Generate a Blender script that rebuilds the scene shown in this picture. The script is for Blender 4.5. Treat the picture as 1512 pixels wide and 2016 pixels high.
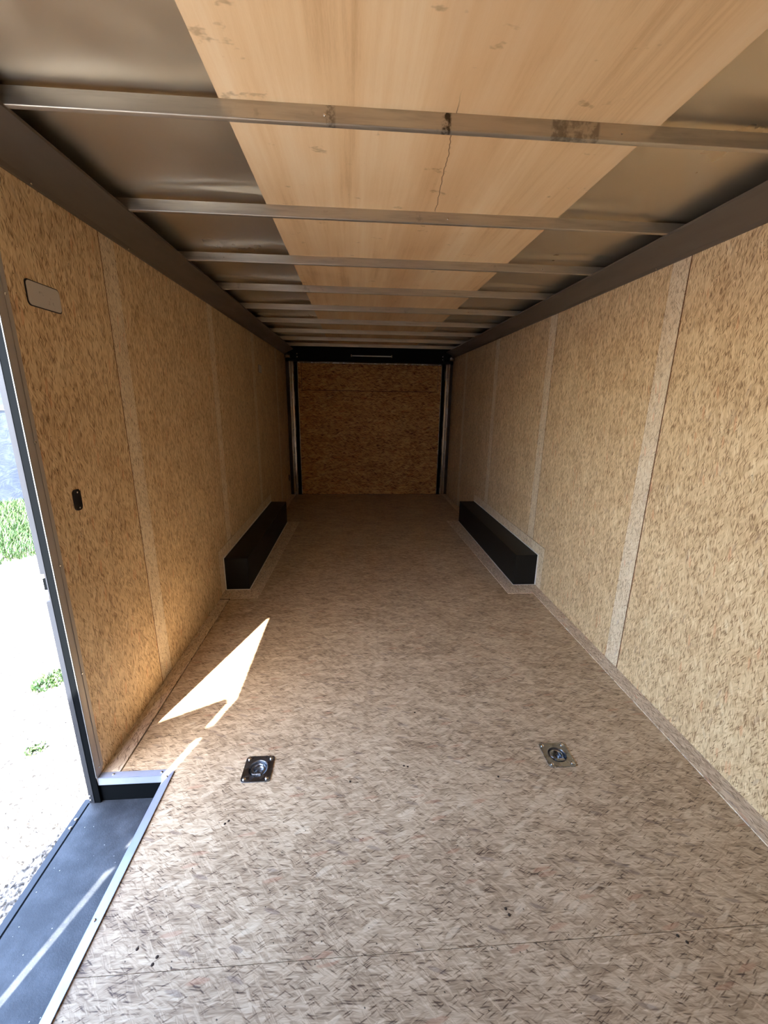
import bpy, bmesh, math, random
from mathutils import Vector, Matrix
from mathutils.geometry import tessellate_polygon
for o in list(bpy.data.objects): bpy.data.objects.remove(o)
S = bpy.context.scene
C = S.collection
R = random.Random(7)

# ------------------------------------------------------------------ camera
cam_d = bpy.data.cameras.new('camera'); cam = bpy.data.objects.new('camera', cam_d); C.objects.link(cam)
cam_d.sensor_fit = 'VERTICAL'; cam_d.sensor_height = 36.0; cam_d.lens = 811.58 / 2016 * 36.0
cam_d.clip_start = 0.02; cam_d.clip_end = 500
cr = Vector((0.99760793, -0.06771212, 0.0139097)); cu = Vector((0.00414979, 0.259523, 0.96572801)); cf = Vector((0.06900138, 0.9633602, -0.2591832))
mx = Matrix((cr, cu, -cf)).transposed().to_4x4(); mx.translation = Vector((-0.2254, 0, 1.4175))
cam.matrix_world = mx
S.camera = cam

# ------------------------------------------------------------------ light
EXPOSURE = 1.22
SUN_E = 27.0
SKY_E = 1.5
S.view_settings.view_transform = 'Standard'; S.view_settings.look = 'None'
S.view_settings.gamma = 1; S.view_settings.use_curve_mapping = False; S.view_settings.exposure = EXPOSURE
# direction in which sunlight travels (azimuth and height read off the patch of sun on the floor)
sdir = Vector((0.453, 1.352, -1.86)).normalized()
w = bpy.data.worlds.new('world'); S.world = w; w.use_nodes = True
nt = w.node_tree; nt.nodes.clear()
sky = nt.nodes.new('ShaderNodeTexSky'); sky.sky_type = 'NISHITA'; sky.sun_disc = False
sky.sun_elevation = math.asin(-sdir.z); sky.sun_rotation = math.atan2(-sdir.x, -sdir.y)
sky.air_density = 1.0; sky.dust_density = 1.2; sky.ozone_density = 1.0
bg = nt.nodes.new('ShaderNodeBackground'); bg.inputs['Strength'].default_value = SKY_E
wo = nt.nodes.new('ShaderNodeOutputWorld')
nt.links.new(sky.outputs[0], bg.inputs[0]); nt.links.new(bg.outputs[0], wo.inputs[0])
sun_d = bpy.data.lights.new('sun', 'SUN'); sun = bpy.data.objects.new('sun', sun_d); C.objects.link(sun)
sun_d.energy = SUN_E; sun_d.angle = math.radians(0.53); sun_d.color = (1.0, 0.95, 0.87)
sun.rotation_euler = sdir.to_track_quat('-Z', 'Y').to_euler()

# ------------------------------------------------------------------ node helpers
class NT:
    def __init__(s, name):
        s.m = bpy.data.materials.new(name); s.m.use_nodes = True
        s.t = s.m.node_tree; s.t.nodes.clear()
        s.out = s.t.nodes.new('ShaderNodeOutputMaterial'); s.b = s.t.nodes.new('ShaderNodeBsdfPrincipled')
        s.l(s.b.outputs[0], s.out.inputs[0])
    def n(s, k, **kw):
        x = s.t.nodes.new(k)
        for a, v in kw.items(): setattr(x, a, v)
        return x
    def l(s, a, b): s.t.links.new(a, b)
    def put(s, sock, v):
        if isinstance(v, bpy.types.NodeSocket): s.l(v, sock)
        else: sock.default_value = v
    def math(s, op, a, b=0.0, c=None, clamp=False):
        x = s.n('ShaderNodeMath', operation=op, use_clamp=clamp)
        s.put(x.inputs[0], a); s.put(x.inputs[1], b)
        if c is not None: s.put(x.inputs[2], c)
        return x.outputs[0]
    def vec(s, x, y, z=0.0):
        c = s.n('ShaderNodeCombineXYZ'); s.put(c.inputs[0], x); s.put(c.inputs[1], y); s.put(c.inputs[2], z)
        return c.outputs[0]
    def mix(s, f, a, b, mode='MIX'):
        x = s.n('ShaderNodeMix', data_type='RGBA', blend_type=mode)
        s.put(x.inputs[0], f); s.put(x.inputs[6], a); s.put(x.inputs[7], b)
        return x.outputs[2]
    def fmix(s, f, a, b):
        x = s.n('ShaderNodeMix', data_type='FLOAT'); s.put(x.inputs[0], f); s.put(x.inputs[2], a); s.put(x.inputs[3], b)
        return x.outputs[0]
    def ramp(s, f, pts, interp='LINEAR'):
        x = s.n('ShaderNodeValToRGB'); r = x.color_ramp; r.interpolation = interp
        while len(r.elements) > 1: r.elements.remove(r.elements[-1])
        r.elements[0].position = pts[0][0]; r.elements[0].color = pts[0][1]
        for p, c in pts[1:]:
            e = r.elements.new(p); e.color = c
        s.put(x.inputs[0], f); return x.outputs[0]
    def sstep(s, v, a, b):
        x = s.n('ShaderNodeMapRange', interpolation_type='SMOOTHSTEP')
        s.put(x.inputs[0], v); x.inputs[1].default_value = a; x.inputs[2].default_value = b
        return x.outputs[0]
    def noise(s, v, scale, det=2, rough=0.5, dim='3D', dist=0.0):
        x = s.n('ShaderNodeTexNoise', noise_dimensions=dim)
        s.put(x.inputs['Vector'], v); x.inputs['Scale'].default_value = scale; x.inputs['Detail'].default_value = det
        x.inputs['Roughness'].default_value = rough; x.inputs['Distortion'].default_value = dist
        return x.outputs[0]
    def bump(s, h, strength=0.3, dist=0.002):
        x = s.n('ShaderNodeBump'); x.inputs['Strength'].default_value = strength; x.inputs['Distance'].default_value = dist
        s.put(x.inputs['Height'], h); s.l(x.outputs[0], s.b.inputs['Normal'])
    def coords(s):
        tc = s.n('ShaderNodeTexCoord'); sp = s.n('ShaderNodeSeparateXYZ'); s.l(tc.outputs['Object'], sp.inputs[0])
        return tc.outputs['Object'], sp.outputs[0], sp.outputs[1], sp.outputs[2]

def c4(r, g, b): return (r, g, b, 1)
def srgb(r, g, b):
    f = lambda v: (v/255/12.92) if v/255 <= 0.04045 else ((v/255+0.055)/1.055)**2.4
    return (f(r), f(g), f(b), 1)

def flat(name, col, rough=0.5, metal=0.0, spec=0.5):
    t = NT(name); t.b.inputs['Base Color'].default_value = col; t.b.inputs['Roughness'].default_value = rough
    t.b.inputs['Metallic'].default_value = metal; t.b.inputs['Specular IOR Level'].default_value = spec
    return t.m

def osb(name, axes, tones, scale=1.0, spread=1.0, contrast=.8, rough=0.55, stroke=1.0, chip=.75):
    """oriented strand board: v is the main direction of the strands. tones = 4 colours dark to light"""
    t = NT(name); P, X, Y, Z = t.coords(); ax = {'x': X, 'y': Y, 'z': Z}
    oi = t.n('ShaderNodeObjectInfo'); off = t.math('MULTIPLY', oi.outputs['Random'], 37.0)
    u = t.math('ADD', ax[axes[0]], off); v = t.math('ADD', ax[axes[1]], off)
    base = t.vec(u, v)
    def wobble(sc, amp):
        wob = t.n('ShaderNodeTexNoise', noise_dimensions='2D'); t.l(base, wob.inputs['Vector']); wob.inputs['Scale'].default_value = sc; wob.inputs['Detail'].default_value = 2
        sub = t.n('ShaderNodeVectorMath', operation='SUBTRACT'); t.l(wob.outputs['Color'], sub.inputs[0]); sub.inputs[1].default_value = (.5, .5, .5)
        scl = t.n('ShaderNodeVectorMath', operation='SCALE'); t.l(sub.outputs[0], scl.inputs[0]); scl.inputs['Scale'].default_value = amp
        add = t.n('ShaderNodeVectorMath', operation='ADD'); t.l(base, add.inputs[0]); t.l(scl.outputs[0], add.inputs[1])
        sp = t.n('ShaderNodeSeparateXYZ'); t.l(add.outputs[0], sp.inputs[0]); return sp.outputs[0], sp.outputs[1]
    U, V = wobble(11*scale, 0.012/scale)
    rr = random.Random(sum(map(ord, name)))
    def cells(a, su, sv):
        ca, sa = math.cos(a), math.sin(a); su *= scale; sv *= scale
        ru = t.math('ADD', t.math('MULTIPLY', U, ca*su), t.math('MULTIPLY', V, sa*su))
        rv = t.math('ADD', t.math('MULTIPLY', U, -sa*sv), t.math('MULTIPLY', V, ca*sv))
        vv = t.vec(t.math('ADD', ru, rr.uniform(0, 50)), t.math('ADD', rv, rr.uniform(0, 50)))
        vo = t.n('ShaderNodeTexVoronoi', voronoi_dimensions='2D', feature='F1'); t.l(vv, vo.inputs['Vector']); vo.inputs['Scale'].default_value = 1
        s2 = t.n('ShaderNodeSeparateColor'); t.l(vo.outputs['Color'], s2.inputs[0])
        return s2.outputs[0], s2.outputs[1], vo.outputs['Distance'], ru, rv
    # overlapping flat strands, low contrast, each with its own grain direction
    tone = 0.5; hgt = 0.5
    for a, su, sv, th in [(0.10, 48, 11, 0.0), (-0.5, 72, 13, .5), (0.55, 64, 12, .55), (-0.12, 105, 18, .45), (0.9, 120, 22, .6)]:
        a = a*spread + rr.uniform(-.06, .06)
        r, g, dd, ru, rv = cells(a, su, sv)
        gr = t.noise(t.vec(t.math('MULTIPLY', ru, 4.0), t.math('MULTIPLY', rv, 1.2)), 1, 2, .7, '2D')
        val = t.math('ADD', t.math('MULTIPLY', r, .42), t.math('ADD', .29, t.math('MULTIPLY', t.math('SUBTRACT', gr, .5), 1.15)))
        if th <= 0: tone = val; hgt = g
        else:
            mk = t.math('MULTIPLY', t.sstep(g, th, th+.02), t.math('SUBTRACT', 1.0, t.sstep(dd, .42, .62)))
            mk = t.math('MULTIPLY', mk, chip)
            val = t.math('SUBTRACT', val, t.math('MULTIPLY', t.sstep(dd, .36, .55), .25))
            tone = t.fmix(mk, tone, val); hgt = t.fmix(mk, hgt, r)
    big = t.noise(base, 4.0, 3, .55, '2D')
    tone = t.math('ADD', t.math('MULTIPLY', t.math('SUBTRACT', tone, .47), contrast), t.math('ADD', .53, t.math('MULTIPLY', t.math('SUBTRACT', big, .5), .30)))
    # thin broken dark strokes and pale slivers between the strands
    for a, su, sv, th, amt in [(0.05, 230, 28, .74, -.70), (-0.45, 260, 34, .80, -.70), (0.55, 250, 32, .78, -.65), (-.15, 200, 22, .80, .38)]:
        r, g, dd, ru, rv = cells(a*spread, su, sv)
        mk = t.math('MULTIPLY', t.math('GREATER_THAN', r, th), t.math('SUBTRACT', 1.0, t.sstep(dd, .22, .5)))
        tone = t.math('ADD', tone, t.math('MULTIPLY', t.math('MULTIPLY', mk, g), amt*stroke))
    col = t.ramp(tone, [(0.0, tones[0]), (0.34, tones[1]), (0.62, tones[2]), (1.0, tones[3])])
    k = tones[0]
    def fleck(su, sv, a, th, colr, amt, d0, d1):
        nonlocal col
        r, g, dd, ru, rv = cells(a, su, sv)
        mk = t.math('MULTIPLY', t.math('GREATER_THAN', r, th), t.math('SUBTRACT', 1.0, t.sstep(dd, d0, d1)))
        col = t.mix(t.math('MULTIPLY', mk, amt), col, colr)
    fleck(75, 17, .3*spread, .965, c4(k[0]*1.5, k[1]*1.7, k[2]*2.3), .45, .3, .5)
    fleck(60, 15, -.45*spread, .965, tones[3], .45, .3, .5)
    fleck(66, 14, -.15, .965, c4(tones[1][0]*1.25, tones[1][1]*.85, tones[1][2]*.8), .40, .3, .5)
    fleck(150, 100, .7, .990, c4(.03, .02, .012), .9, .12, .3)
    t.l(col, t.b.inputs['Base Color'])
    t.b.inputs['Roughness'].default_value = rough; t.b.inputs['Specular IOR Level'].default_value = .35
    t.bump(t.math('ADD', t.math('MULTIPLY', hgt, .6), tone), .30, .0012)
    return t.m

WALL = [srgb(140, 108, 76), srgb(196, 164, 124), srgb(224, 195, 153), srgb(242, 220, 182)]
STRIP = [srgb(166, 140, 112), srgb(212, 188, 156), srgb(232, 212, 182), srgb(244, 230, 206)]
FLOOR = [srgb(94, 74, 58), srgb(160, 136, 108), srgb(198, 174, 143), srgb(226, 207, 177)]
FSTRIP = [srgb(146, 126, 106), srgb(200, 178, 152), srgb(226, 208, 184), srgb(242, 230, 212)]
M = {}
M['osb_wall'] = osb('osb_wall', 'yz', WALL, 1.0, .8)
M['osb_cross'] = osb('osb_cross', 'zx', WALL, 1.0, .7)
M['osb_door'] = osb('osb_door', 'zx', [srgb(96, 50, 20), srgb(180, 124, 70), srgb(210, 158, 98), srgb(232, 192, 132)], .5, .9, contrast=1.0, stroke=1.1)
M['osb_strip'] = osb('osb_strip', 'yz', STRIP, 1.1, 1.3, contrast=.65)
M['osb_floor'] = osb('osb_floor', 'yx', FLOOR, .95, 1.0, contrast=.85, stroke=.58, chip=.65, rough=.45)
M['osb_floor_strip'] = osb('osb_floor_strip', 'xy', FSTRIP, 1.1, .8, contrast=.8)
M['edge'] = flat('dark_gap_brown', srgb(104, 66, 40), .8)
M['void'] = flat('dark_wall_cavity', c4(.035, .02, .012), .9)

def luan():
    t = NT('luan_plywood'); P, X, Y, Z = t.coords()
    v = t.vec(t.math('MULTIPLY', X, 9), t.math('MULTIPLY', Y, .55)); n1 = t.noise(v, 1, 4, .6, '2D', .25)
    v2 = t.vec(t.math('MULTIPLY', X, 60), t.math('MULTIPLY', Y, 1.6)); n2 = t.noise(v2, 1, 3, .6, '2D')
    n3 = t.noise(t.vec(X, Y), 2.2, 3, .5, '2D', .6)
    n4 = t.noise(t.vec(t.math('MULTIPLY', X, 500), t.math('MULTIPLY', Y, 40)), 1, 2, .6, '2D')
    f = t.math('ADD', t.math('MULTIPLY', n1, .62), t.math('ADD', t.math('MULTIPLY', n2, .22), t.math('ADD', t.math('MULTIPLY', n3, .2), t.math('MULTIPLY', n4, .10))))
    col = t.ramp(f, [(.34, srgb(206, 166, 122)), (.50, srgb(230, 195, 150)), (.62, srgb(236, 204, 161)), (.80, srgb(242, 216, 178))])
    # broader darker band of heartwood in the middle of the sheet
    wav = t.math('MULTIPLY', t.math('SUBTRACT', n3, .5), .16)
    xb = t.math('ADD', X, wav)
    band = t.math('MULTIPLY', t.sstep(xb, -.06, 0.0), t.math('SUBTRACT', 1.0, t.sstep(xb, .14, .26)))
    col = t.mix(t.math('MULTIPLY', band, .38), col, srgb(212, 170, 126))
    # veneer split
    xc = t.math('SUBTRACT', X, t.math('ADD', -.075, t.math('MULTIPLY', Y, .0915)))
    xc = t.math('ADD', xc, t.math('MULTIPLY', t.math('SUBTRACT', t.noise(t.vec(0.0, t.math('MULTIPLY', Y, 9)), 1, 3, .6, '2D'), .5), .02))
    ln = t.math('SUBTRACT', 1.0, t.sstep(t.math('ABSOLUTE', xc), .0006, .0022))
    ln = t.math('MULTIPLY', ln, t.math('MULTIPLY', t.sstep(Y, 1.2, 1.33), t.math('SUBTRACT', 1.0, t.sstep(Y, 1.86, 1.9))))
    col = t.mix(t.math('MULTIPLY', ln, .8), col, srgb(80, 44, 22))
    # smudges
    sm = t.noise(t.vec(t.math('ADD', X, 3), t.math('MULTIPLY', Y, 1.6)), 7, 4, .65, '2D')
    sm = t.math('MULTIPLY', t.sstep(sm, .66, .76), .45)
    col = t.mix(sm, col, srgb(128, 94, 62))
    t.l(col, t.b.inputs['Base Color']); t.b.inputs['Roughness'].default_value = .6; t.b.inputs['Specular IOR Level'].default_value = .25
    t.bump(n4, .15, .0008)
    return t.m
M['luan'] = luan()

def metal(name, col, rough=.35, dirt=.3, streak=(1, 1, 1), stains=None, metallic=1.0):
    t = NT(name); P, X, Y, Z = t.coords()
    v = t.vec(t.math('MULTIPLY', X, streak[0]), t.math('MULTIPLY', Y, streak[1]), t.math('MULTIPLY', Z, streak[2]))
    n = t.noise(v, 1, 4, .6); n2 = t.noise(P, 14, 4, .65)
    c = t.mix(t.math('MULTIPLY', t.sstep(n, .42, .72), dirt), col, c4(col[0]*.45, col[1]*.42, col[2]*.38))
    c = t.mix(t.math('MULTIPLY', t.sstep(n2, .62, .74), dirt), c, c4(col[0]*.3, col[1]*.27, col[2]*.24))
    if stains:
        for x0, x1, amt, sc in stains:
            m = t.math('MULTIPLY', t.sstep(X, x0, x0+.008), t.math('SUBTRACT', 1.0, t.sstep(X, x1-.008, x1)))
            m = t.math('MULTIPLY', m, t.math('MULTIPLY', t.sstep(t.noise(P, sc, 3, .6), .36, .6), amt))
            c = t.mix(m, c, c4(.03, .022, .015))
    t.l(c, t.b.inputs['Base Color']); t.b.inputs['Metallic'].default_value = metallic
    t.l(t.fmix(t.sstep(n, .3, .75), rough*.8, rough*1.4), t.b.inputs['Roughness'])
    return t.m
M['roof'] = metal('galvanised_roof_skin', c4(.72, .64, .50), .34, .0, (3, 2, 1), metallic=.85)
M['bow'] = metal('galvanised_bow', c4(.55, .50, .42), .36, .35, (5, 60, 60), metallic=.8)
M['bow_stained'] = metal('galvanised_bow_stained', c4(.55, .50, .42), .36, .35, (5, 60, 60), metallic=.8,
                         stains=[(.003, .034, .95, 60), (.30, .44, .5, 45), (-.30, -.27, .5, 90)])
M['alu'] = metal('aluminium_trim', c4(.42, .47, .60), .42, .12, (8, 8, 8), metallic=.6)
M['zinc'] = metal('zinc_plated_steel', c4(.36, .39, .43), .26, .15, (20, 20, 20))
M['chrome'] = flat('bright_screw', c4(.75, .75, .74), .2, 1.0)
M['post'] = metal('galvanised_post', c4(.62, .59, .56), .24, .2, (20, 20, 3))
M['jamb'] = metal('painted_jamb_trim', c4(.42, .375, .34), .5, .15, (10, 10, 2), metallic=.15)
M['jamb_out'] = metal('grey_jamb_frame', c4(.013, .016, .024), .6, .2, (10, 10, 2), metallic=0)
M['cove'] = metal('brown_grey_cove', c4(.145, .118, .092), .42, .12, (4, 1, 8), metallic=.25)
M['edge_metal'] = flat('dull_edge_metal', c4(.12, .12, .12), .6)
M['rubber'] = flat('black_rubber', c4(.0028, .0036, .0045), .85, 0, .03)
M['black'] = flat('black_paint', c4(.003, .003, .0035), .6, 0, .15)
M['plug'] = flat('black_plastic', c4(.008, .008, .009), .35)
M['white_skin'] = flat('white_trailer_skin', c4(.75, .76, .78), .3)
M['caulk'] = flat('pale_sealant', c4(.85, .82, .76), .5)
M['clear'] = flat('light_bar_lens', c4(.72, .72, .70), .2)

def tread_mat():
    t = NT('black_step_coating'); P, X, Y, Z = t.coords()
    n = t.noise(P, 9, 5, .65); c = t.mix(t.sstep(n, .35, .75), c4(.018, .021, .026), c4(.055, .062, .072))
    vo = t.n('ShaderNodeTexVoronoi', feature='F1'); t.l(P, vo.inputs['Vector']); vo.inputs['Scale'].default_value = 130
    s2 = t.n('ShaderNodeSeparateColor'); t.l(vo.outputs['Color'], s2.inputs[0])
    m = t.math('MULTIPLY', t.math('GREATER_THAN', s2.outputs[0], .985), t.math('LESS_THAN', vo.outputs['Distance'], .2))
    c = t.mix(t.math('MULTIPLY', m, .8), c, c4(.4, .4, .38))
    t.l(c, t.b.inputs['Base Color']); t.b.inputs['Roughness'].default_value = .45
    t.bump(t.noise(P, 260, 2, .6), .5, .001)
    return t.m
M['tread'] = tread_mat()

def box_mat():
    t = NT('black_wheel_box_paint'); P, X, Y, Z = t.coords()
    n = t.noise(P, 6, 3, .6); t.l(t.mix(n, c4(.0045, .0045, .0045), c4(.010, .010, .0095)), t.b.inputs['Base Color'])
    t.b.inputs['Roughness'].default_value = .5; t.b.inputs['Specular IOR Level'].default_value = .25
    t.bump(t.noise(P, 400, 2, .5), .3, .0008); return t.m
M['box'] = box_mat()

def vent_mat():
    t = NT('worn_grey_plate'); P, X, Y, Z = t.coords()
    n = t.noise(P, 38, 3, .6); n2 = t.noise(P, 9, 2, .5)
    c = t.mix(t.math('MULTIPLY', t.sstep(n, .62, .72), .6), t.mix(n2, c4(.50, .45, .41), c4(.60, .55, .50)), c4(.20, .16, .14))
    t.l(c, t.b.inputs['Base Color']); t.b.inputs['Roughness'].default_value = .5; return t.m
M['vent'] = vent_mat()

def gravel_mat():
    t = NT('gravel_ground'); P, X, Y, Z = t.coords()
    n = t.noise(P, 42, 4, .7); c = t.ramp(n, [(.36, c4(.03, .026, .022)), (.47, c4(.20, .18, .16)), (.58, c4(.42, .38, .33)), (.75, c4(.52, .49, .44))])
    g = t.noise(P, 1.4, 4, .6); gm = t.math('MULTIPLY', t.sstep(g, .60, .70), .4)
    c = t.mix(gm, c, c4(.16, .18, .07))
    vo = t.n('ShaderNodeTexVoronoi', feature='F1'); t.l(P, vo.inputs['Vector']); vo.inputs['Scale'].default_value = 34; s2 = t.n('ShaderNodeSeparateColor'); t.l(vo.outputs['Color'], s2.inputs[0])
    dk = t.math('MULTIPLY', t.math('LESS_THAN', s2.outputs[0], .28), t.math('LESS_THAN', vo.outputs['Distance'], .34))
    c = t.mix(dk, c, c4(.018, .016, .014))
    t.l(c, t.b.inputs['Base Color']); t.b.inputs['Roughness'].default_value = .9
    t.bump(n, 1.0, .01); return t.m
M['gravel'] = gravel_mat()
def stone_mat():
    t = NT('gravel_stone'); P, X, Y, Z = t.coords(); 
    n = t.noise(P, 38, 1, .5)
    t.l(t.ramp(n, [(.42, c4(.06, .055, .05)), (.55, c4(.25, .23, .21)), (.68, c4(.5, .47, .43))]), t.b.inputs['Base Color'])
    t.b.inputs['Roughness'].default_value = .85; return t.m
M['stone'] = stone_mat()
def grass_mat():
    t = NT('grass_blade'); P, X, Y, Z = t.coords()
    n = t.noise(P, 16, 4, .75)
    t.l(t.ramp(n, [(.3, c4(.014, .045, .010)), (.48, c4(.025, .066, .011)), (.62, c4(.055, .085, .02)), (.75, c4(.12, .13, .05))]), t.b.inputs['Base Color'])
    t.b.inputs['Roughness'].default_value = .5; return t.m
M['grass'] = grass_mat()
def sheet_mat():
    t = NT('pale_blue_sheeting'); P, X, Y, Z = t.coords()
    n = t.noise(P, 5.5, 6, .7, dist=1.0); n2 = t.noise(P, .9, 3, .6)
    f = t.math('ADD', t.math('MULTIPLY', n, .7), t.math('MULTIPLY', n2, .4))
    c = t.ramp(f, [(.42, c4(.013, .019, .036)), (.55, c4(.017, .025, .042)), (.66, c4(.032, .043, .052))])
    t.l(c, t.b.inputs['Base Color']); t.b.inputs['Roughness'].default_value = .5
    t.bump(n, .4, .03); return t.m
M['sheet'] = sheet_mat()
M['sheet_rail'] = flat('pale_rail', c4(.032, .042, .048), .5)
M['bark'] = flat('dark_twig', c4(.03, .022, .018), .8)

# ------------------------------------------------------------------ mesh helpers
def add_box(bm, x0, x1, y0, y1, z0, z1, mat=None):
    vs = [bm.verts.new(p) for p in ((x0,y0,z0),(x1,y0,z0),(x1,y1,z0),(x0,y1,z0),(x0,y0,z1),(x1,y0,z1),(x1,y1,z1),(x0,y1,z1))]
    if mat is not None:
        for v in vs: v.co = mat @ v.co
    for f in ((3,2,1,0),(4,5,6,7),(0,1,5,4),(1,2,6,5),(2,3,7,6),(3,0,4,7)): bm.faces.new([vs[i] for i in f])
    return vs
def add_cyl(bm, c, r, h, axis='z', n=16, r2=None, dome=0.0):
    r2 = r if r2 is None else r2
    A = {'z': (Vector((1,0,0)), Vector((0,1,0)), Vector((0,0,1))), 'x': (Vector((0,1,0)), Vector((0,0,1)), Vector((1,0,0))),
         '-x': (Vector((0,0,1)), Vector((0,1,0)), Vector((-1,0,0))), 'y': (Vector((0,0,1)), Vector((1,0,0)), Vector((0,1,0))), '-y': (Vector((1,0,0)), Vector((0,0,1)), Vector((0,-1,0)))}[axis]
    c = Vector(c); rings = []
    prof = [(r, 0), (r2, h)]
    if dome: prof += [(r2*.75, h+dome*.6), (r2*.35, h+dome*.95)]
    for rr, hh in prof:
        rings.append([bm.verts.new(c + A[0]*rr*math.cos(2*math.pi*i/n) + A[1]*rr*math.sin(2*math.pi*i/n) + A[2]*hh) for i in range(n)])
    for a, b in zip(rings, rings[1:]):
        for i in range(n): bm.faces.new((a[i], a[(i+1) % n], b[(i+1) % n], b[i]))
    bm.faces.new(rings[0][::-1]); bm.faces.new(rings[-1])
def add_poly(bm, outer, d0, d1, to3, holes=()):
    """flat polygon with holes in 2-D extruded between depths d0 and d1; to3(u,v,d)->xyz"""
    loops = [list(outer)] + [list(h) for h in holes]
    flatp = [p for lp in loops for p in lp]
    tris = tessellate_polygon([[Vector((p[0], p[1], 0)) for p in lp] for lp in loops])
    a = [bm.verts.new(to3(p[0], p[1], d0)) for p in flatp]; b = [bm.verts.new(to3(p[0], p[1], d1)) for p in flatp]
    for tr in tris:
        bm.faces.new([a[i] for i in tr]); bm.faces.new([b[i] for i in reversed(tr)])
    k = 0
    for lp in loops:
        n = len(lp)
        for i in range(n):
            j = (i+1) % n; bm.faces.new((a[k+i], a[k+j], b[k+j], b[k+i]))
        k += n
    bmesh.ops.recalc_face_normals(bm, faces=bm.faces)
def sweep(bm, prof, y0, y1, axis='y'):
    """closed profile (list of (a,b)) extruded along y (a=x,b=z)"""
    n = len(prof)
    A = [bm.verts.new((p[0], y0, p[1])) for p in prof]; B = [bm.verts.new((p[0], y1, p[1])) for p in prof]
    for i in range(n):
        j = (i+1) % n; bm.faces.new((A[i], A[j], B[j], B[i]))
    bm.faces.new(A); bm.faces.new(B[::-1]); bmesh.ops.recalc_face_normals(bm, faces=bm.faces)
def tube(bm, pts, r, n=8, closed=False):
    pts = [Vector(p) for p in pts]; rings = []
    m = len(pts)
    for i, p in enumerate(pts):
        if closed: d = pts[(i+1) % m]-pts[i-1]
        else: d = pts[min(i+1, m-1)]-pts[max(i-1, 0)]
        d.normalize(); up = Vector((0,0,1)) if abs(d.z) < .9 else Vector((1,0,0))
        a = d.cross(up).normalized(); b = d.cross(a).normalized()
        rings.append([bm.verts.new(p + a*r*math.cos(2*math.pi*k/n) + b*r*math.sin(2*math.pi*k/n)) for k in range(n)])
    for i in range(m if closed else m-1):
        q, s = rings[i], rings[(i+1) % m]
        for k in range(n): bm.faces.new((q[k], q[(k+1) % n], s[(k+1) % n], s[k]))
    if not closed: bm.faces.new(rings[0]); bm.faces.new(rings[-1])
    bmesh.ops.recalc_face_normals(bm, faces=bm.faces)

def obj(name, bm, mat, parent=None, smooth=False, bevel=0.0, seg=2):
    me = bpy.data.meshes.new(name)
    if bevel > 0: pass
    bm.to_mesh(me); bm.free(); me.materials.append(mat)
    if smooth:
        me.polygons.foreach_set('use_smooth', [True]*len(me.polygons))
        me.set_sharp_from_angle(angle=math.radians(35))
    o = bpy.data.objects.new(name, me); C.objects.link(o)
    if bevel > 0:
        m = o.modifiers.new('bevel', 'BEVEL'); m.width = bevel; m.segments = seg; m.limit_method = 'ANGLE'; m.angle_limit = math.radians(40)
    if parent is not None:
        o.parent = parent
        o.matrix_parent_inverse = Matrix.Translation(-Vector(parent.location))
    return o
def tag(o, label=None, cat=None, group=None, kind=None):
    if label: o['label'] = label
    if cat: o['category'] = cat
    if group: o['group'] = group
    if kind: o['kind'] = kind
    return o
def empty(name, loc, label=None, cat=None, kind=None, group=None):
    o = bpy.data.objects.new(name, None); C.objects.link(o); o.location = loc; o.empty_display_size = .1
    return tag(o, label, cat, group, kind)
def boxobj(name, b, mat, parent=None, bevel=0.0, mtx=None):
    bm = bmesh.new(); add_box(bm, *b, mat=mtx); bmesh.ops.recalc_face_normals(bm, faces=bm.faces)
    return obj(name, bm, mat, parent, bevel=bevel)
def screw(parent, c, axis, r=.005, name='screw', h=.0015, mat=None):
    bm = bmesh.new(); add_cyl(bm, c, r, h, axis, 12, dome=r*.45); bmesh.ops.recalc_face_normals(bm, faces=bm.faces)
    return obj(name, bm, mat or M['chrome'], parent, smooth=True)
def rrect(cx, cy, hx, hy, r, n=5):
    out = []
    for sx, sy, a0 in ((1, 1, 0), (-1, 1, 90), (-1, -1, 180), (1, -1, 270)):
        for i in range(n+1):
            a = math.radians(a0 + 90*i/n)
            out.append((cx + sx*(hx-r) + r*math.cos(a), cy + sy*(hy-r) + r*math.sin(a)))
    return out

HW = 1.22; YB = 6.35; YF = -1.25; ZT = 2.05; ZR = 2.155
DY0, DY1, DZ1 = .42, 1.33, 1.86         # side door opening
TZ = -.11                               # step tread
ROOM = [1.895, 3.105, 4.315, 5.53]      # near edges of the exposed joint strips
SW = .115
BY0, BY1, BD, BH = 2.979, 4.807, .1785, .2575   # wheel boxes

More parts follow.
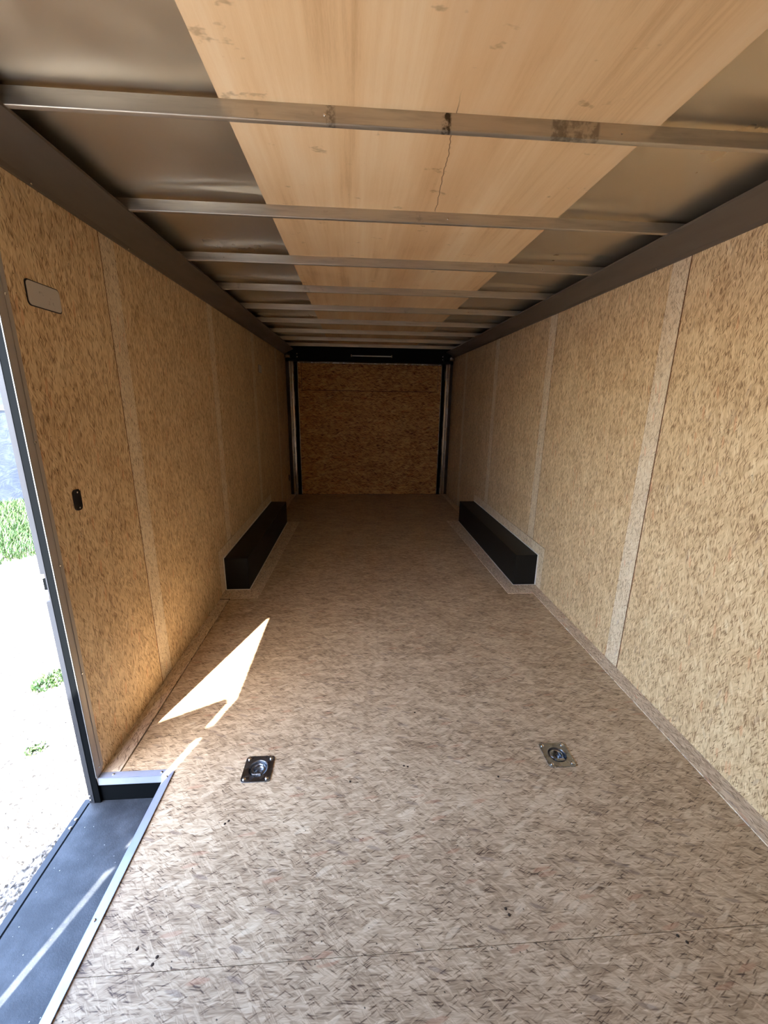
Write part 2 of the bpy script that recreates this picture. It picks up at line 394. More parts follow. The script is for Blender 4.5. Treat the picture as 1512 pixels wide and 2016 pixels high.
# ------------------------------------------------------------------ floor
floor = empty('floor', (0, 2.5, 0), 'pinkish brown strand board floor of the cargo trailer', 'floor', 'structure')
top = lambda u, v, d: (u, v, d)
rings = [(-.615, 1.345), (.610, 1.347)]
def circ(c, r, n=32): return [(c[0]+r*math.cos(2*math.pi*i/n), c[1]+r*math.sin(2*math.pi*i/n)) for i in range(n)]
def lx(y): return -1.149     # inner edge of left border strip
def rx(y): return 1.142
G = .0006
fy = [YF, .75, 1.97, 3.19, 4.41, 5.63, YB]
def jy(x, y): return y
for a, b in zip(fy, fy[1:]):
    holes = []
    if a < 1 and b > 1.5:
        outer = [(-.957, jy(-.957, a)+G), (rx(a), jy(1.2, a)+G), (rx(b), b-G), (lx(b)+.003, b-G), (lx(1.338)+.003, 1.338), (-.957, 1.338)]
        holes = [circ(c, .037) for c in rings]
    elif b < 1:
        outer = [(-HW, a+G), (rx(a), a+G), (rx(b), b-G), (-.957, b-G), (-.957, DY0), (-HW, DY0)]
    else:
        outer = [(lx(a)+.002, a+G), (rx(a), a+G), (rx(b), b-G), (lx(b)+.002, b-G)]
        if a < BY0 < b or (a > BY0 and a < BY1): pass
    bm = bmesh.new(); add_poly(bm, outer, -.02, 0.0, top, holes); obj('floor_board', bm, M['osb_floor'], floor)
boxobj('subfloor', (-1.26, 1.27, 1.36, YB+.04, -.10, -.0205), M['void'], floor)
boxobj('subfloor', (-.957, 1.27, YF-.05, 1.36, -.24, -.045), M['void'], floor)
boxobj('subfloor', (-1.26, -.957, YF-.05, .40, -.24, -.0205), M['void'], floor)
# border strips of the floor, left flush behind a dark gap, right lying a little proud
bm = bmesh.new(); add_poly(bm, [(-HW, 1.338), (lx(1.338)-.003, 1.338), (lx(2.82)-.003, 2.82), (-HW, 2.82)], -.02, 0.0008, top); obj('border_strip', bm, M['osb_floor_strip'], floor)
bm = bmesh.new(); add_poly(bm, [(-HW, BY1+.022), (-1.152, BY1+.022), (-1.152, YB), (-HW, YB)], -.02, 0.0008, top); obj('border_strip', bm, M['osb_floor_strip'], floor)
bm = bmesh.new(); add_poly(bm, [(rx(YF), YF), (HW, YF), (HW, 2.83), (rx(2.83), 2.83)], -.02, 0.004, top); obj('border_strip', bm, M['osb_floor_strip'], floor)
bm = bmesh.new(); add_poly(bm, [(1.142, BY1+.022), (HW, BY1+.022), (HW, YB), (1.142, YB)], -.02, 0.004, top); obj('border_strip', bm, M['osb_floor_strip'], floor)
for s, z in ((1, .004), (-1, .0022)):
    xin = HW-BD
    bm = bmesh.new()
    add_poly(bm, [(s*HW, 2.83), (s*.945, 2.83), (s*.897, BY1+.02), (s*(xin-.001), BY1+.02), (s*(xin-.001), BY0-.001), (s*HW, BY0-.001)], .0002, z, top)
    obj('border_board', bm, M['osb_floor_strip'], floor)
for q in [(-.02, 1.325), (-.035, 1.33), (-.81, .80), (-.75, .78), (-.755, .765), (.205, .83), (.21, .815), (.33, 1.26), (-.25, 1.27), (.66, .74), (.675, .725), (.05, 1.62), (-.68, 1.13), (-.67, 1.14)]:
    screw(floor, (q[0], q[1], -.0006), 'z', .0042, 'screw_hole', .0007, M['void'])

# ------------------------------------------------------------------ walls
def wall_side(s, name, label):
    wl = empty(name, (s*HW, 2.5, 0), label, 'wall', 'structure')
    L = (s < 0)
    t3 = lambda u, v, d: (s*(HW + d), u, v)
    # cavity / outer skin
    bm = bmesh.new()
    if L:
        pts = [(YF-.05, -.26), (DY0-.02, -.26), (DY0-.02, DZ1+.01), (DY1+.02, DZ1+.01), (DY1+.02, -.26), (YB+.05, -.26), (YB+.05, 2.231), (YF-.05, 2.231)]
    else:
        pts = [(YF-.05, -.26), (YB+.05, -.26), (YB+.05, 2.231), (YF-.05, 2.231)]
    add_poly(bm, pts, .022, .045, t3); obj('wall_core', bm, M['void'], wl)
    bm = bmesh.new(); add_poly(bm, pts, .0452, .048, t3); obj('outer_skin', bm, M['white_skin'], wl)
    NZ = .345; n0, n1 = 2.885, 4.84
    def panel(pts):
        bm = bmesh.new(); add_poly(bm, pts, 0.0, .010, t3); obj('wall_board', bm, M['osb_wall'], wl)
    if L:
        panel([(DY1+.012, 0), (ROOM[0], 0), (ROOM[0], ZT), (YF, ZT), (YF, 0), (DY0-.012, 0), (DY0-.012, DZ1+.012), (DY1+.012, DZ1+.012)])
    else:
        panel([(.68, 0), (ROOM[0], 0), (ROOM[0], ZT), (.68, ZT)]); panel([(YF, 0), (.56, 0), (.56, ZT), (YF, ZT)])
    panel([(ROOM[0]+SW, 0), (n0, 0), (n0, NZ), (ROOM[1], NZ), (ROOM[1], ZT), (ROOM[0]+SW, ZT)])
    panel([(ROOM[1]+SW, NZ), (ROOM[2], NZ), (ROOM[2], ZT), (ROOM[1]+SW, ZT)])
    panel([(ROOM[2]+SW, NZ), (n1, NZ), (n1, 0), (ROOM[3], 0), (ROOM[3], ZT), (ROOM[2]+SW, ZT)])
    panel([(ROOM[3]+SW, 0), (YB, 0), (YB, ZT), (ROOM[3]+SW, ZT)])
    for k, y in enumerate(ROOM + ([] if L else [.565])):
        z0 = NZ if k in (1, 2) else 0
        bm = bmesh.new(); add_poly(bm, [(y+.010, z0), (y+SW+.002, z0), (y+SW+.002, ZT), (y+.010, ZT)], .0015, .018, t3); obj('joint_strip', bm, M['osb_strip'], wl)
        bm = bmesh.new(); add_poly(bm, [(y+.0003, z0), (y+.0097, z0), (y+.0097, ZT), (y+.0003, ZT)], .0028, .018, t3); obj('joint_gap_filler', bm, M['edge'], wl)  # added filler bar; its dark brown carries the board edge and the gap's shade
    # boards framing the wheel box
    bm = bmesh.new(); add_poly(bm, [(n0-.01, 0), (BY0-.002, 0), (BY0-.002, BH+.002), (BY1+.002, BH+.002), (BY1+.002, 0), (n1+.01, 0), (n1+.01, NZ-.006), (n0+.006, NZ-.006)], .003, .018, t3)
    obj('wheel_box_surround', bm, M['osb_strip'], wl)
    return wl
wall_l = wall_side(-1, 'wall_left', 'tan strand board left side wall with the open side door')
wall_r = wall_side(1, 'wall_right', 'tan strand board right side wall with pale joint strips')
wf = empty('wall_front', (0, YF, 0), 'strand board front wall', 'wall', 'structure')
boxobj('wall_board', (-HW, HW, YF-.012, YF, 0, ZR), M['osb_cross'], wf); boxobj('wall_core', (-1.27, 1.27, YF-.05, YF-.013, -.26, 2.231), M['void'], wf)

# ------------------------------------------------------------------ ceiling
ceil = empty('ceiling', (0, 2.5, 2.2), 'bare trailer roof of plywood strip, steel bows and metal skin', 'ceiling', 'structure')
BOWS = [-.44, .14, .72, 1.30, 1.882, 2.462, 3.04, 3.615, 4.195, 4.77, 5.33, 5.88]
bm = bmesh.new()
NX, NYn = 150, 620
rw = random.Random(3)
ph = {b: (rw.uniform(0, 6), rw.uniform(0, 6), rw.uniform(.6, .85)*(1 + max(0, b-1.5)*.22)) for b in BOWS}
grid = []
for j in range(NYn+1):
    y = YF-.05 + (YB+.1-YF)*j/NYn
    row = []
    for i in range(NX+1):
        x = -1.265 + 2.53*i/NX
        z = ZR+.008
        for b in BOWS:
            d = y-(b+.008)
            if abs(d) > .45: continue
            p0, p1, am = ph[b]
            side = 1 if x > 0 else -1
            ax = abs(x)
            # buckled skin: ridge running along the near side of the bow, swelling and dying out along it
            sw = (.5+.5*math.sin(ax*5.0 + p0 + side))*am
            env = max(0, min(1, (ax-.50)/.12))*max(0, min(1, (1.27-ax)/.15))
            c0 = -.085 - .03*math.sin(ax*3.3+p1+side*1.7)
            z += env*(.017*sw*math.exp(-((d-c0)/.040)**2) + .008*sw*math.exp(-((d+.02)/.02)**2) - .003*math.exp(-((d-.16)/.09)**2))
        # slight droop between the bows
        k = min(abs(y-b) for b in BOWS); z -= .003*min(1, k/.25)*max(0, min(1, (abs(x)-.6)/.2))
        row.append(bm.verts.new((x, y, max(z, ZR+.0005))))
    grid.append(row)
for j in range(NYn):
    for i in range(NX): bm.faces.new((grid[j][i], grid[j+1][i], grid[j+1][i+1], grid[j][i+1]))
ro = obj('roof_skin', bm, M['roof'], ceil); ro.data.polygons.foreach_set('use_smooth', [True]*len(ro.data.polygons))
boxobj('roof_cover', (-1.27, 1.27, YF-.05, YB+.05, 2.232, 2.24), M['white_skin'], ceil)
for a, b in ((-1.25, 1.30), (1.3006, 3.74), (3.7406, 6.21)):
    boxobj('plywood_sheet', (-.565, .603, a, b, 2.150, 2.1545), M['luan'], ceil)
for b in BOWS:
    bm = bmesh.new()
    # pressed steel bow: tall near face, narrow flat underside, open channel behind
    prof = [(0, 2.1498), (0, 2.1130), (.0003, 2.1118), (.0012, 2.1106), (.0025, 2.1100), (.016, 2.110), (.018, 2.112), (.018, 2.1498), (.016, 2.1498), (.016, 2.1125), (.0030, 2.1125), (.0030, 2.1498)]
    n = len(prof); A = [bm.verts.new((-1.21, b+p[0], p[1])) for p in prof]; B = [bm.verts.new((1.21, b+p[0], p[1])) for p in prof]
    for i in range(n):
        j = (i+1) % n; bm.faces.new((A[i], A[j], B[j], B[i]))
    bm.faces.new(A); bm.faces.new(B[::-1]); bmesh.ops.recalc_face_normals(bm, faces=bm.faces)
    o = obj('roof_bow', bm, M['bow_stained'] if b == 1.30 else M['bow'], ceil, smooth=True)
    # rolled feet of the bow sitting on the plywood line
for i, b in enumerate(BOWS[3:9]):
    for x in ((-.3, .5), (.15,), (.8, -.9), (.45,), (-.1, .7), (.3,))[i]:
        screw(ceil, (x, b-.0005, 2.128), '-y', .0035, 'rivet', .001, M['post'])

# cove trim along both sides
def cove(s, name, label):
    t = empty(name, (s*1.15, 2.5, ZT), label, 'trim', 'structure')
    prof = [(1.2195, 2.040), (1.210, 2.041), (1.199, 2.050), (1.104, 2.094), (1.086, 2.104), (1.0855, 2.113), (1.093, 2.114), (1.0945, 2.108), (1.106, 2.099), (1.201, 2.055), (1.2195, 2.05)]
    for a, b in ((YF, 2.47), (2.4705, 5.50), (5.5005, YB-.12)):
        bm = bmesh.new(); sweep(bm, [(s*p[0], p[1]) for p in prof], a, b); obj('cove_panel', bm, M['cove'], t)
    y = .30
    while y < 6.0:
        bm = bmesh.new(); add_cyl(bm, (s*1.206, y+.12, 2.0425), .004, .0015, '-x' if s > 0 else 'x', 10, dome=.0015)
        bmesh.ops.recalc_face_normals(bm, faces=bm.faces); obj('screw', bm, M['chrome'], t, smooth=True)
        y += .56
    return t
cove(-1, 'trim_1', 'dark brown sheet metal cove along the top of the left wall')
cove(1, 'trim_2', 'dark brown sheet metal cove along the top of the right wall')

# ------------------------------------------------------------------ rear ramp door, posts, header
wb = empty('wall_back', (0, YB+.05, 0), 'dark rear frame around the ramp door', 'wall', 'structure')
boxobj('rear_frame', (-1.27, 1.27, YB+.052, YB+.07, -.26, 2.231), M['rubber'], wb)
boxobj('rear_frame', (-1.27, -HW, YB-.0, YB+.06, -.02, 2.231), M['rubber'], wb)
boxobj('rear_frame', (HW, 1.27, YB-.0, YB+.06, -.02, 2.231), M['rubber'], wb)
d2 = empty('door_2', (0, YB, 0), 'closed strand board ramp door at the rear of the trailer', 'door', 'structure')
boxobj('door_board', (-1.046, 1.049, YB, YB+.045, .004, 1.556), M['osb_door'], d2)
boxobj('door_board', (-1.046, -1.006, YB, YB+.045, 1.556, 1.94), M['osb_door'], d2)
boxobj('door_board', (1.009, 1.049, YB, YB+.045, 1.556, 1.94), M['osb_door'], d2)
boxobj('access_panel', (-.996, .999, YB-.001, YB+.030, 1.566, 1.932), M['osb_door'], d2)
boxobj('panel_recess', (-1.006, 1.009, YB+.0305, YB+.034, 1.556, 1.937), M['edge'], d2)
bm = bmesh.new(); add_box(bm, -1.052, 1.055, YB-.004, YB+.02, 1.937, 1.951); add_box(bm, -1.054, -1.046, YB-.004, YB+.02, .01, 1.937); add_box(bm, 1.049, 1.057, YB-.004, YB+.02, .01, 1.937)
bmesh.ops.recalc_face_normals(bm, faces=bm.faces); obj('edge_channel', bm, M['post'], d2)
bm = bmesh.new()
for i in range(30):
    x = -.42 + i*.032
    add_box(bm, x, x+.018, YB-.0055, YB-.004, 1.944, 1.949)
bmesh.ops.recalc_face_normals(bm, faces=bm.faces); o = obj('hinge_knuckles', bm, M['chrome'], d2); o['kind'] = 'stuff'
def post(s, name, label):
    t = empty(name, (s*1.15, YB, 0), label, 'post')
    bm = bmesh.new()
    prof = [(1.100, -.002), (1.100, -.045), (1.108, -.053), (1.128, -.055), (1.134, -.045), (1.140, -.055), (1.160, -.056), (1.168, -.048), (1.168, -.002)]
    A = [bm.verts.new((s*p[0], YB+p[1], .012)) for p in prof]; B = [bm.verts.new((s*p[0], YB+p[1], 1.952)) for p in prof]
    n = len(prof)
    for i in range(n): bm.faces.new((A[i], A[(i+1) % n], B[(i+1) % n], B[i]))
    bm.faces.new(A); bm.faces.new(B[::-1]); bmesh.ops.recalc_face_normals(bm, faces=bm.faces)
    obj('channel', bm, M['post'], t, smooth=True)
    boxobj('door_seal', (min(s*1.062, s*1.099), max(s*1.062, s*1.099), YB-.012, YB+.02, .012, 1.95), M['rubber'], t)
    boxobj('return_flange', (min(s*1.1685, s*1.213), max(s*1.1685, s*1.213), YB-.03, YB+.02, .012, 1.95), flat('dark_flange', c4(.06, .04, .03), .6), t)
    bm = bmesh.new(); tube(bm, [(s*1.148, YB-.064, 1.951), (s*1.150, YB-.064, 1.2), (s*1.146, YB-.064, .9)], .003, 6); obj('lift_cable', bm, M['post'], t, smooth=True)
    for z in ((1.74, 1.02, .66) if s > 0 else (1.0, .62)):
        bm = bmesh.new(); add_box(bm, s*1.13-.026, s*1.13+.016, YB-.066, YB-.056, z, z+.014); bmesh.ops.recalc_face_normals(bm, faces=bm.faces)
        obj('cable_clip', bm, M['chrome'], t, bevel=.002)
    return t
post(-1, 'door_post', 'galvanised channel post at the left edge of the ramp door')
post(1, 'door_post', 'galvanised channel post at the right edge of the ramp door')
hd = empty('spring_cover', (0, YB-.06, 1.95), 'black spring cover box above the rear ramp door', 'cover')
boxobj('cover_box', (-1.165, 1.165, YB-.13, YB-.004, 1.953, 2.1495), M['black'], hd, bevel=.004)
for s in (-1, 1):
    bm = bmesh.new(); add_cyl(bm, (s*1.125, YB-.175, 2.015), .032, .06, 'x' if s > 0 else '-x', 20); bmesh.ops.recalc_face_normals(bm, faces=bm.faces)
    obj('pulley', bm, M['post'], hd, smooth=True)
    bm = bmesh.new(); add_box(bm, s*1.10-.05, s*1.10+.05, YB-.142, YB-.131, 1.97, 2.06); bmesh.ops.recalc_face_normals(bm, faces=bm.faces); obj('bracket', bm, M['black'], hd)
    for z in (2.005, 2.045): screw(hd, (s*1.035, YB-.131, z), '-y', .008, 'bolt', .004)
    bm = bmesh.new(); add_box(bm, s*1.185-.03, s*1.185+.03, YB-.10, YB-.02, 2.0, 2.15); bmesh.ops.recalc_face_normals(bm, faces=bm.faces); obj('end_plate', bm, M['cove'], hd)
lb = empty('light_bar', (0, YB-.14, 2.03), 'slim unlit light bar on the black spring cover', 'lamp')
bm = bmesh.new(); add_cyl(bm, (-.262, YB-.150, 2.032), .0075, .555, 'x', 12); bmesh.ops.recalc_face_normals(bm, faces=bm.faces); obj('lens_tube', bm, M['clear'], lb, smooth=True)
for x in (-.275, .296): boxobj('end_cap', (x-.008, x+.008, YB-.166, YB-.1302, 2.016, 2.048), M['post'], lb, bevel=.003)

# ------------------------------------------------------------------ wheel boxes
def wheelbox(s, label):
    t = empty('wheel_well_box', (s*(HW-BD/2), BY0, 0), label, 'box', group=None)
    x0, x1 = sorted((s*HW, s*(HW-BD)))
    bm = bmesh.new(); add_box(bm, x0, x1, BY0, BY1, .0045, BH); bmesh.ops.recalc_face_normals(bm, faces=bm.faces); obj('steel_box', bm, M['box'], t, bevel=.003)
    bm = bmesh.new(); e = .006; xi = s*(HW-BD)
    add_box(bm, *sorted((xi, xi-s*e)), BY0-e, BY1, .0002, .0065)
    add_box(bm, *sorted((xi, s*(HW-.001))), BY0-e, BY0, .0002, .0065)
    add_box(bm, *sorted((s*(HW-e), s*(HW+.001))), BY0-e, BY0, .0065, BH+e)
    add_box(bm, *sorted((s*(HW-e), s*(HW+.001))), BY0, BY1, BH, BH+e)
    bmesh.ops.recalc_face_normals(bm, faces=bm.faces); obj('sealant_bead', bm, M['caulk'], t)
wheelbox(-1, 'long black wheel well box against the left wall')
wheelbox(1, 'long black wheel well box against the right wall')

# ------------------------------------------------------------------ tie-down rings
def tiedown(c, label):
    t = empty('tie_down_ring', (c[0], c[1], 0), label, 'ring', group='recessed tie-down rings in the floor')
    cx, cy = c
    bm = bmesh.new(); add_poly(bm, rrect(cx, cy, .0565, .0600, .014), .0003, .0045, top, [circ(c, .0375)]); obj('plate', bm, M['zinc'], t, bevel=.0012)
    # pressed bowl
    bm = bmesh.new(); prof = [(.0385, .0050), (.0365, .0040), (.0345, -.004), (.031, -.012), (.024, -.0165), (.018, -.0175), (.0165, -.0150), (.0155, -.0150), (.013, -.019), (.0, -.0195)]
    n = 36; rs = []
    for r, z in prof[:-1]: rs.append([bm.verts.new((cx+r*math.cos(2*math.pi*i/n), cy+r*math.sin(2*math.pi*i/n), z)) for i in range(n)])
    for a, b in zip(rs, rs[1:]):
        for i in range(n): bm.faces.new((a[i], a[(i+1) % n], b[(i+1) % n], b[i]))
    cv = bm.verts.new((cx, cy, prof[-1][1]))
    for i in range(n): bm.faces.new((rs[-1][i], rs[-1][(i+1) % n], cv))
    bmesh.ops.recalc_face_normals(bm, faces=bm.faces); o = obj('bowl', bm, M['zinc'], t, smooth=True)
    # D ring: straight bar held by the clip, round bow lying in the bowl
    pts = []
    for i in range(19):
        a = math.radians(-38 + i*(256/18)); pts.append((cx+.0235*math.cos(a), cy+.004+.0235*math.sin(a), -.0045 + .000*i))
    pts += [(cx-.018, cy-.022, .001), (cx, cy-.0225, .001), (cx+.018, cy-.022, .001)]
    bm = bmesh.new(); tube(bm, pts, .0048, 10, True); obj('ring', bm, M['zinc'], t, smooth=True)
    bm = bmesh.new(); add_cyl(bm, (cx-.0165, cy-.0275, .0035), .0065, .033, 'x', 14); bmesh.ops.recalc_face_normals(bm, faces=bm.faces); obj('clip', bm, M['zinc'], t, smooth=True)
    for sx in (-1, 1):
        for sy in (-1, 1): screw(t, (cx+sx*.043, cy+sy*.046, .0045), 'z', .0068, 'bolt', .0022)
tiedown(rings[0], 'zinc recessed tie-down ring in the floor nearer the side door')
tiedown(rings[1], 'zinc recessed tie-down ring in the floor nearer the right wall')

# ------------------------------------------------------------------ things on the left wall
def plate(name, yc, zc, hy, hz, r, th, mat, label, cat, rim=None, screws=()):
    t = empty(name, (-HW, yc, zc), label, cat)
    t3 = lambda u, v, d: (-HW+d, u, v)
    if rim:
        bm = bmesh.new(); add_poly(bm, rrect(yc, zc, hy, hz, r), .0, th*.6, t3); obj('gasket', bm, rim, t)
        bm = bmesh.new(); add_poly(bm, rrect(yc, zc, hy-.003, hz-.003, r), .0, th, t3); obj('face_plate', bm, mat, t, bevel=.0008)
    else:
        bm = bmesh.new(); add_poly(bm, rrect(yc, zc, hy, hz, r), .0, th, t3); obj('face_plate', bm, mat, t, bevel=.001)
    for y, z in screws: screw(t, (-HW+th, y, z), 'x', .0032)
plate('wall_plate', 1.526, 1.725, .076, .038, .013, .004, M['vent'], 'worn grey rounded plate high on the left wall beside the side door', 'plate', M['plug'])
plate('wall_plate', 4.64, 1.728, .075, .038, .013, .004, M['vent'], 'small grey rounded plate far along the left wall', 'plate', M['plug'])
plate('wall_socket', 1.506, 1.062, .019, .038, .014, .006, M['plug'], 'small black two-screw cover plate at mid height beside the side door', 'plate', None, [(1.506, 1.09), (1.506, 1.034)])
plate('wall_socket', 6.20, .29, .03, .045, .012, .006, M['plug'], 'small black cover plate at the far end of the left wall', 'plate')

# ------------------------------------------------------------------ side door frame and step
fr = empty('door_frame', (-1.24, DY1, 0), 'grey and black side door frame on the left wall', 'frame')
def jamb(y, sgn):      # sgn: +1 rear jamb (room of the opening lies at smaller y)
    g = lambda a, b: sorted((y, y)) 
    def bx(name, x0, x1, dy0, dy1, z0, z1, m, bev=0.0):
        ya, yb = sorted((y+sgn*dy0, y+sgn*dy1)); return boxobj(name, (x0, x1, ya, yb, z0, z1), m, fr, bev)
    zt = DZ1-.002
    # inner trim lying on the wall board
    if sgn > 0:
        bm = bmesh.new(); t3 = lambda u, v, d: (-HW+d, u, v)
        add_poly(bm, [(y+.002, .0), (y+.004, -.03), (y+.010, -.036), (y+.022, -.012), (y+.030, .008), (y+.048, .03), (y+.048, DZ1+.04), (y+.002, DZ1+.04)], .0005, .0025, t3); obj('inner_trim', bm, M['jamb'], fr)
    else: bx('inner_trim', -HW+.0005, -HW+.0025, 0, .048, 0.002, DZ1+.04, M['jamb'])
    bx('trim_ridge', -HW+.0025, -HW+.0045, .030, .036, .035, DZ1+.03, M['jamb'], .001)
    bx('bright_edge', -HW-.0002, -HW+.0028, -.0008, .001, .01, zt, M['edge_metal'])
    bx('seal', -1.243, -HW-.001, 0, .018, TZ, zt, M['rubber'])
    bx('seal_lip', -1.247, -1.243, -.0015, .018, TZ, zt, M['jamb_out'])
    if sgn > 0:
        bx('outer_channel', -1.262, -1.247, 0.001, .018, TZ, .752, M['jamb_out'])
        bx('outer_channel', -1.262, -1.247, 0.001, .018, .852, zt, M['jamb_out'])
        bx('latch_keeper', -1.259, -1.2475, .002, .010, .795, .835, M['rubber'])
        bx('latch_keeper', -1.257, -1.2475, -.001, .004, .775, .795, M['alu'])
    else: bx('outer_channel', -1.262, -1.247, 0.001, .018, TZ, zt, M['jamb_out'])
jamb(DY1, 1); jamb(DY0, -1)
boxobj('head_rail', (-1.262, -HW-.001, DY0-.018, DY1+.018, DZ1, DZ1+.02), M['jamb_out'], fr)
boxobj('head_trim', (-HW+.0005, -HW+.0025, DY0-.048, DY1+.048, DZ1+.002, DZ1+.042), M['jamb'], fr)
for y, z in ((1.362, .87), (1.364, 1.699), (1.352, .041), (1.362, .45), (1.363, 1.28)): screw(fr, (-HW+.0025, y, z), 'x', .0045)
for z in (-.095, -.075): screw(fr, (-1.256, DY1+.001, z), '-y', .004, 'rivet', .002)
# step well
sw = empty('step_well', (-1.1, .88, TZ), 'black step well just inside the side door', 'step')
boxobj('tread', (-1.264, -.957, DY0, 1.3395, TZ-.02, TZ), M['tread'], sw)
boxobj('riser', (-1.2195, -.957, 1.3398, 1.3598, TZ-.02, -.0205), M['rubber'], sw)
boxobj('riser', (-.9565, -.955, DY0, 1.338, TZ, -.0205), M['rubber'], sw)
boxobj('riser', (-1.2195, -.957, DY0-.02, DY0-.0005, TZ-.02, -.0205), M['rubber'], sw)
boxobj('nosing', (-1.268, -1.262, DY0, DY1, TZ-.02, TZ+.0005), M['rubber'], sw)
boxobj('sill_rail', (-1.292, -1.2685, DY0-.02, DY1+.02, TZ-.06, TZ-.004), flat('dark_sill', c4(.03, .034, .042), .45), sw)
boxobj('side_skirt', (-1.27, -1.2685, DY0-.1, DY1+.1, -.30, TZ-.061), M['white_skin'], sw)
for y in (1.268, 1.236): screw(sw, (-1.276, y, TZ-.004), 'z', .005, 'rivet', .003)
e1 = empty('trim_3', (-1.1, 1.345, 0), 'bright aluminium edge trim across the far end of the step well', 'trim', 'structure')
bm = bmesh.new(); add_box(bm, -1.2175, -.965, 1.334, 1.362, .001, .0035); add_box(bm, -1.2175, -.965, 1.334, 1.336, -.030, .0035); bmesh.ops.recalc_face_normals(bm, faces=bm.faces)
obj('edge_angle', bm, M['alu'], e1, bevel=.0008)
for x in (-1.167, -.986): screw(e1, (x, 1.349, .0035), 'z', .0045)
e2 = empty('trim_4', (-.957, .88, 0), 'long bright aluminium edge trim along the step well', 'trim', 'structure')
bm = bmesh.new(); add_box(bm, -.967, -.939, DY0, 1.352, .0036, .0062); add_box(bm, -.967, -.965, DY0, 1.352, -.030, .0062); bmesh.ops.recalc_face_normals(bm, faces=bm.faces)
obj('edge_angle', bm, M['alu'], e2, bevel=.0008)
for y in (1.325, .868, .50): screw(e2, (-.957, y, .0062), 'z', .0045)

# open side door, hinged on the front jamb
hg = Vector((-1.27, DY0, 0)); dd = Vector((-.876, -.482, 0)).normalized(); nn = Vector((dd.y, -dd.x, 0))
dm = Matrix(((dd.x, nn.x, 0, hg.x), (dd.y, nn.y, 0, hg.y), (0, 0, 1, 0), (0, 0, 0, 1)))
d1 = empty('door_1', (hg.x, hg.y, -.1), 'white side door swung open outside the doorway', 'door', 'structure')
boxobj('door_leaf', (.036, .935, -.018, .018, -.10, DZ1-.002), M['white_skin'], d1, .003, dm)
for z in (.15, .85, 1.55): boxobj('hinge', (-.012, .06, -.024, -.018, z, z+.09), M['post'], d1, 0, dm)
boxobj('door_handle', (.80, .88, .018, .045, .78, .86), M['rubber'], d1, .004, dm)

# ------------------------------------------------------------------ outside
GZ = -.50
gr = bmesh.new(); n = 60
vv = [[gr.verts.new((-26+52*i/n, -20+50*j/n, GZ)) for i in range(n+1)] for j in range(n+1)]
for j in range(n):
    for i in range(n): gr.faces.new((vv[j][i], vv[j][i+1], vv[j+1][i+1], vv[j+1][i]))
g = obj('ground', gr, M['gravel']); tag(g, 'sunlit pale gravel ground outside the side door', 'ground', kind='structure')
def stones():
    vs, fs = [], []
    rg = random.Random(11)
    for k in range(26000):
        u = rg.random()**1.6
        dist = .12 + u*5.2
        y = rg.uniform(-.2, 1) * (1.6+dist*1.2) + .9*dist*.4
        x = -1.28 - dist
        if not (-.3 < y < 7): continue
        if ((x+5.6)/1.7)**2 + ((y-6.4)/2.3)**2 < 1.02: continue
        s = rg.uniform(.005, .015)*(1+.25*u)
        b = len(vs); a = rg.uniform(0, 6.28); sx, sy, sz = s*rg.uniform(.7, 1.4), s*rg.uniform(.6, 1), s*rg.uniform(.4, .8)
        for px, py, pz in ((1,0,0),(.3,.9,.1),(-.8,.6,0),(-.9,-.5,0),(.2,-1,0),(.35,.1,1),(-.35,-.1,.9)):
            q = px*sx*math.cos(a)-py*sy*math.sin(a), px*sx*math.sin(a)+py*sy*math.cos(a)
            vs.append((x+q[0], y+q[1], GZ+.001+pz*sz))
        for f in ((0,1,5),(1,6,5),(1,2,6),(2,3,6),(3,4,6),(4,5,6),(4,0,5)): fs.append([b+i for i in f])
    me = bpy.data.meshes.new('gravel_stones'); me.from_pydata(vs, [], fs); me.materials.append(M['stone'])
    o = bpy.data.objects.new('gravel_stones', me); C.objects.link(o)
    tag(o, 'loose pale gravel stones strewn beside the trailer', 'gravel', kind='stuff')
stones()
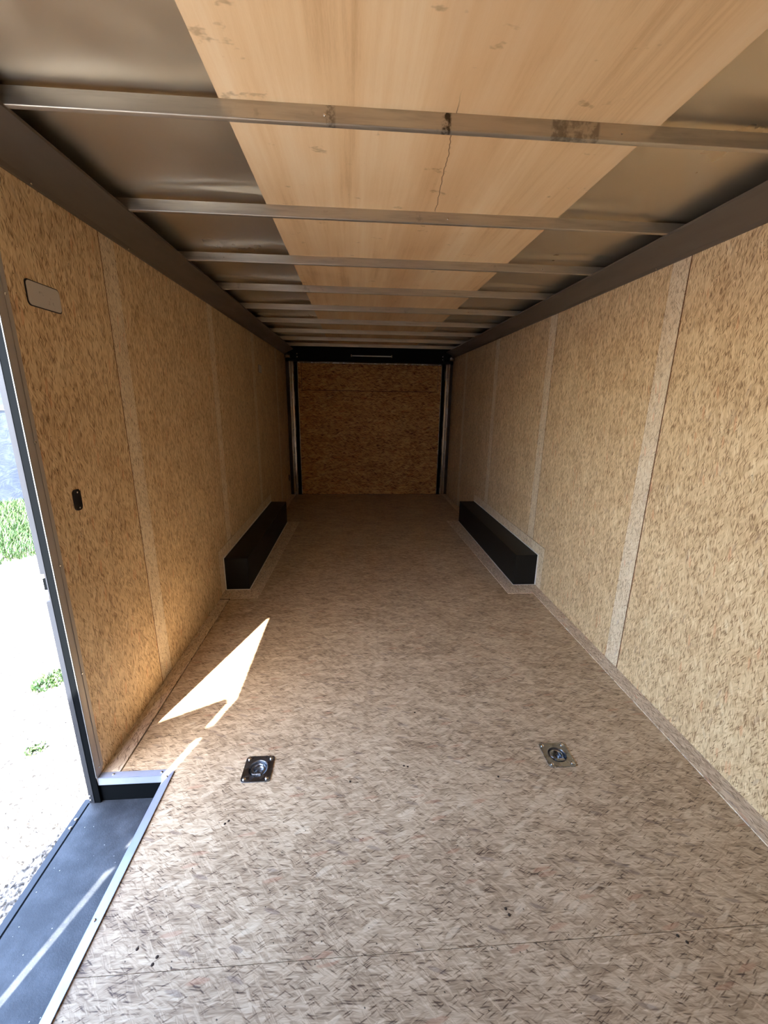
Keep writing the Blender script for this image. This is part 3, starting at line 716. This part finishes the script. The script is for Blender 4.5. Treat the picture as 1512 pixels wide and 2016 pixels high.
def blades(name, cx, cy, rx_, ry_, count, h0, h1, label, cat, seed, kind, test=None):
    vs, fs = [], []; rg = random.Random(seed)
    for k in range(count):
        r = math.sqrt(rg.random()); a = rg.uniform(0, 6.283)
        x, y = cx+rx_*r*math.cos(a), cy+ry_*r*math.sin(a)
        if test and not test(x, y): continue
        h = rg.uniform(h0, h1)*(1-.4*r); wd = rg.uniform(.003, .008); t = rg.uniform(0, 6.283); ln = h*rg.uniform(.2, .9)
        dx, dy = math.cos(t), math.sin(t); b = len(vs)
        for f, ww in ((0, 1), (.4, .9), (.75, .55), (1, 0)):
            ox = ln*f*f; z = GZ + h*(f-.18*f*f)
            if ww: vs += [(x+dx*ox-dy*wd*ww, y+dy*ox+dx*wd*ww, z), (x+dx*ox+dy*wd*ww, y+dy*ox-dx*wd*ww, z)]
            else: vs.append((x+dx*ox, y+dy*ox, z))
        fs += [(b, b+1, b+3, b+2), (b+2, b+3, b+5, b+4), (b+4, b+5, b+6)]
    me = bpy.data.meshes.new(name); me.from_pydata(vs, [], fs); me.materials.append(M['grass'])
    o = bpy.data.objects.new(name, me); C.objects.link(o); tag(o, label, cat, kind=kind); return o
blades('grass', -5.6, 6.4, 1.7, 2.3, 26000, .10, .26, 'sunlit green grass verge between the gravel and the blue sheeting', 'grass', 5, 'stuff', lambda x, y: (x+6.80)*.5005-(y-7.894)*.8657 > .30)
blades('weed', -2.35, 2.62, .10, .12, 260, .03, .08, 'small tuft of weeds in the gravel nearest the grass', 'weed', 6, None)
blades('weed', -2.02, 2.02, .05, .05, 90, .02, .04, 'tiny tuft of weeds in the gravel nearer the door frame', 'weed', 8, None)
bm = bmesh.new(); tube(bm, [(-4.95, 6.0, GZ+.02), (-4.9, 6.05, GZ+.12), (-4.86, 6.1, GZ+.2), (-4.80, 6.12, GZ+.26), (-4.70, 6.15, GZ+.28)], .012, 8)
tag(obj('twig', bm, M['bark'], smooth=True), 'dark bent twig standing in the grass beside the door frame', 'twig')
# pale sheeting wall beyond the grass
a = Vector((-6.80, 7.894)); dr = Vector((.346, .2)).normalized(); nr = Vector((dr.y, -dr.x))
fm = Matrix(((dr.x, nr.x, 0, a.x), (dr.y, nr.y, 0, a.y), (0, 0, 1, 0), (0, 0, 0, 1)))
fe = empty('sheeting_wall', (a.x, a.y, GZ), 'pale blue mottled sheeting wall with horizontal rail beyond the grass', 'fence')
for i in range(4):
    for z0, z1 in ((GZ+.02, 1.17), (1.25, 3.2), (3.22, 5.0)):
        bm = bmesh.new(); add_box(bm, -4.6+i*2.02, -4.6+i*2.02+2.0, -.03, 0, z0, z1, mat=fm); bmesh.ops.recalc_face_normals(bm, faces=bm.faces); obj('sheet_panel', bm, M['sheet'], fe)
boxobj('rail', (-4.6, 3.5, -.02, .03, 1.18, 1.24), M['sheet_rail'], fe, 0, fm)
boxobj('base_rail', (-4.6, 3.5, -.05, .0, GZ, GZ+.015), M['sheet_rail'], fe, 0, fm)
for i in range(5): boxobj('post', (-4.66+i*2.02, -4.6+i*2.02, -.09, -.031, GZ, 5.0), M['post'], fe, 0, fm)
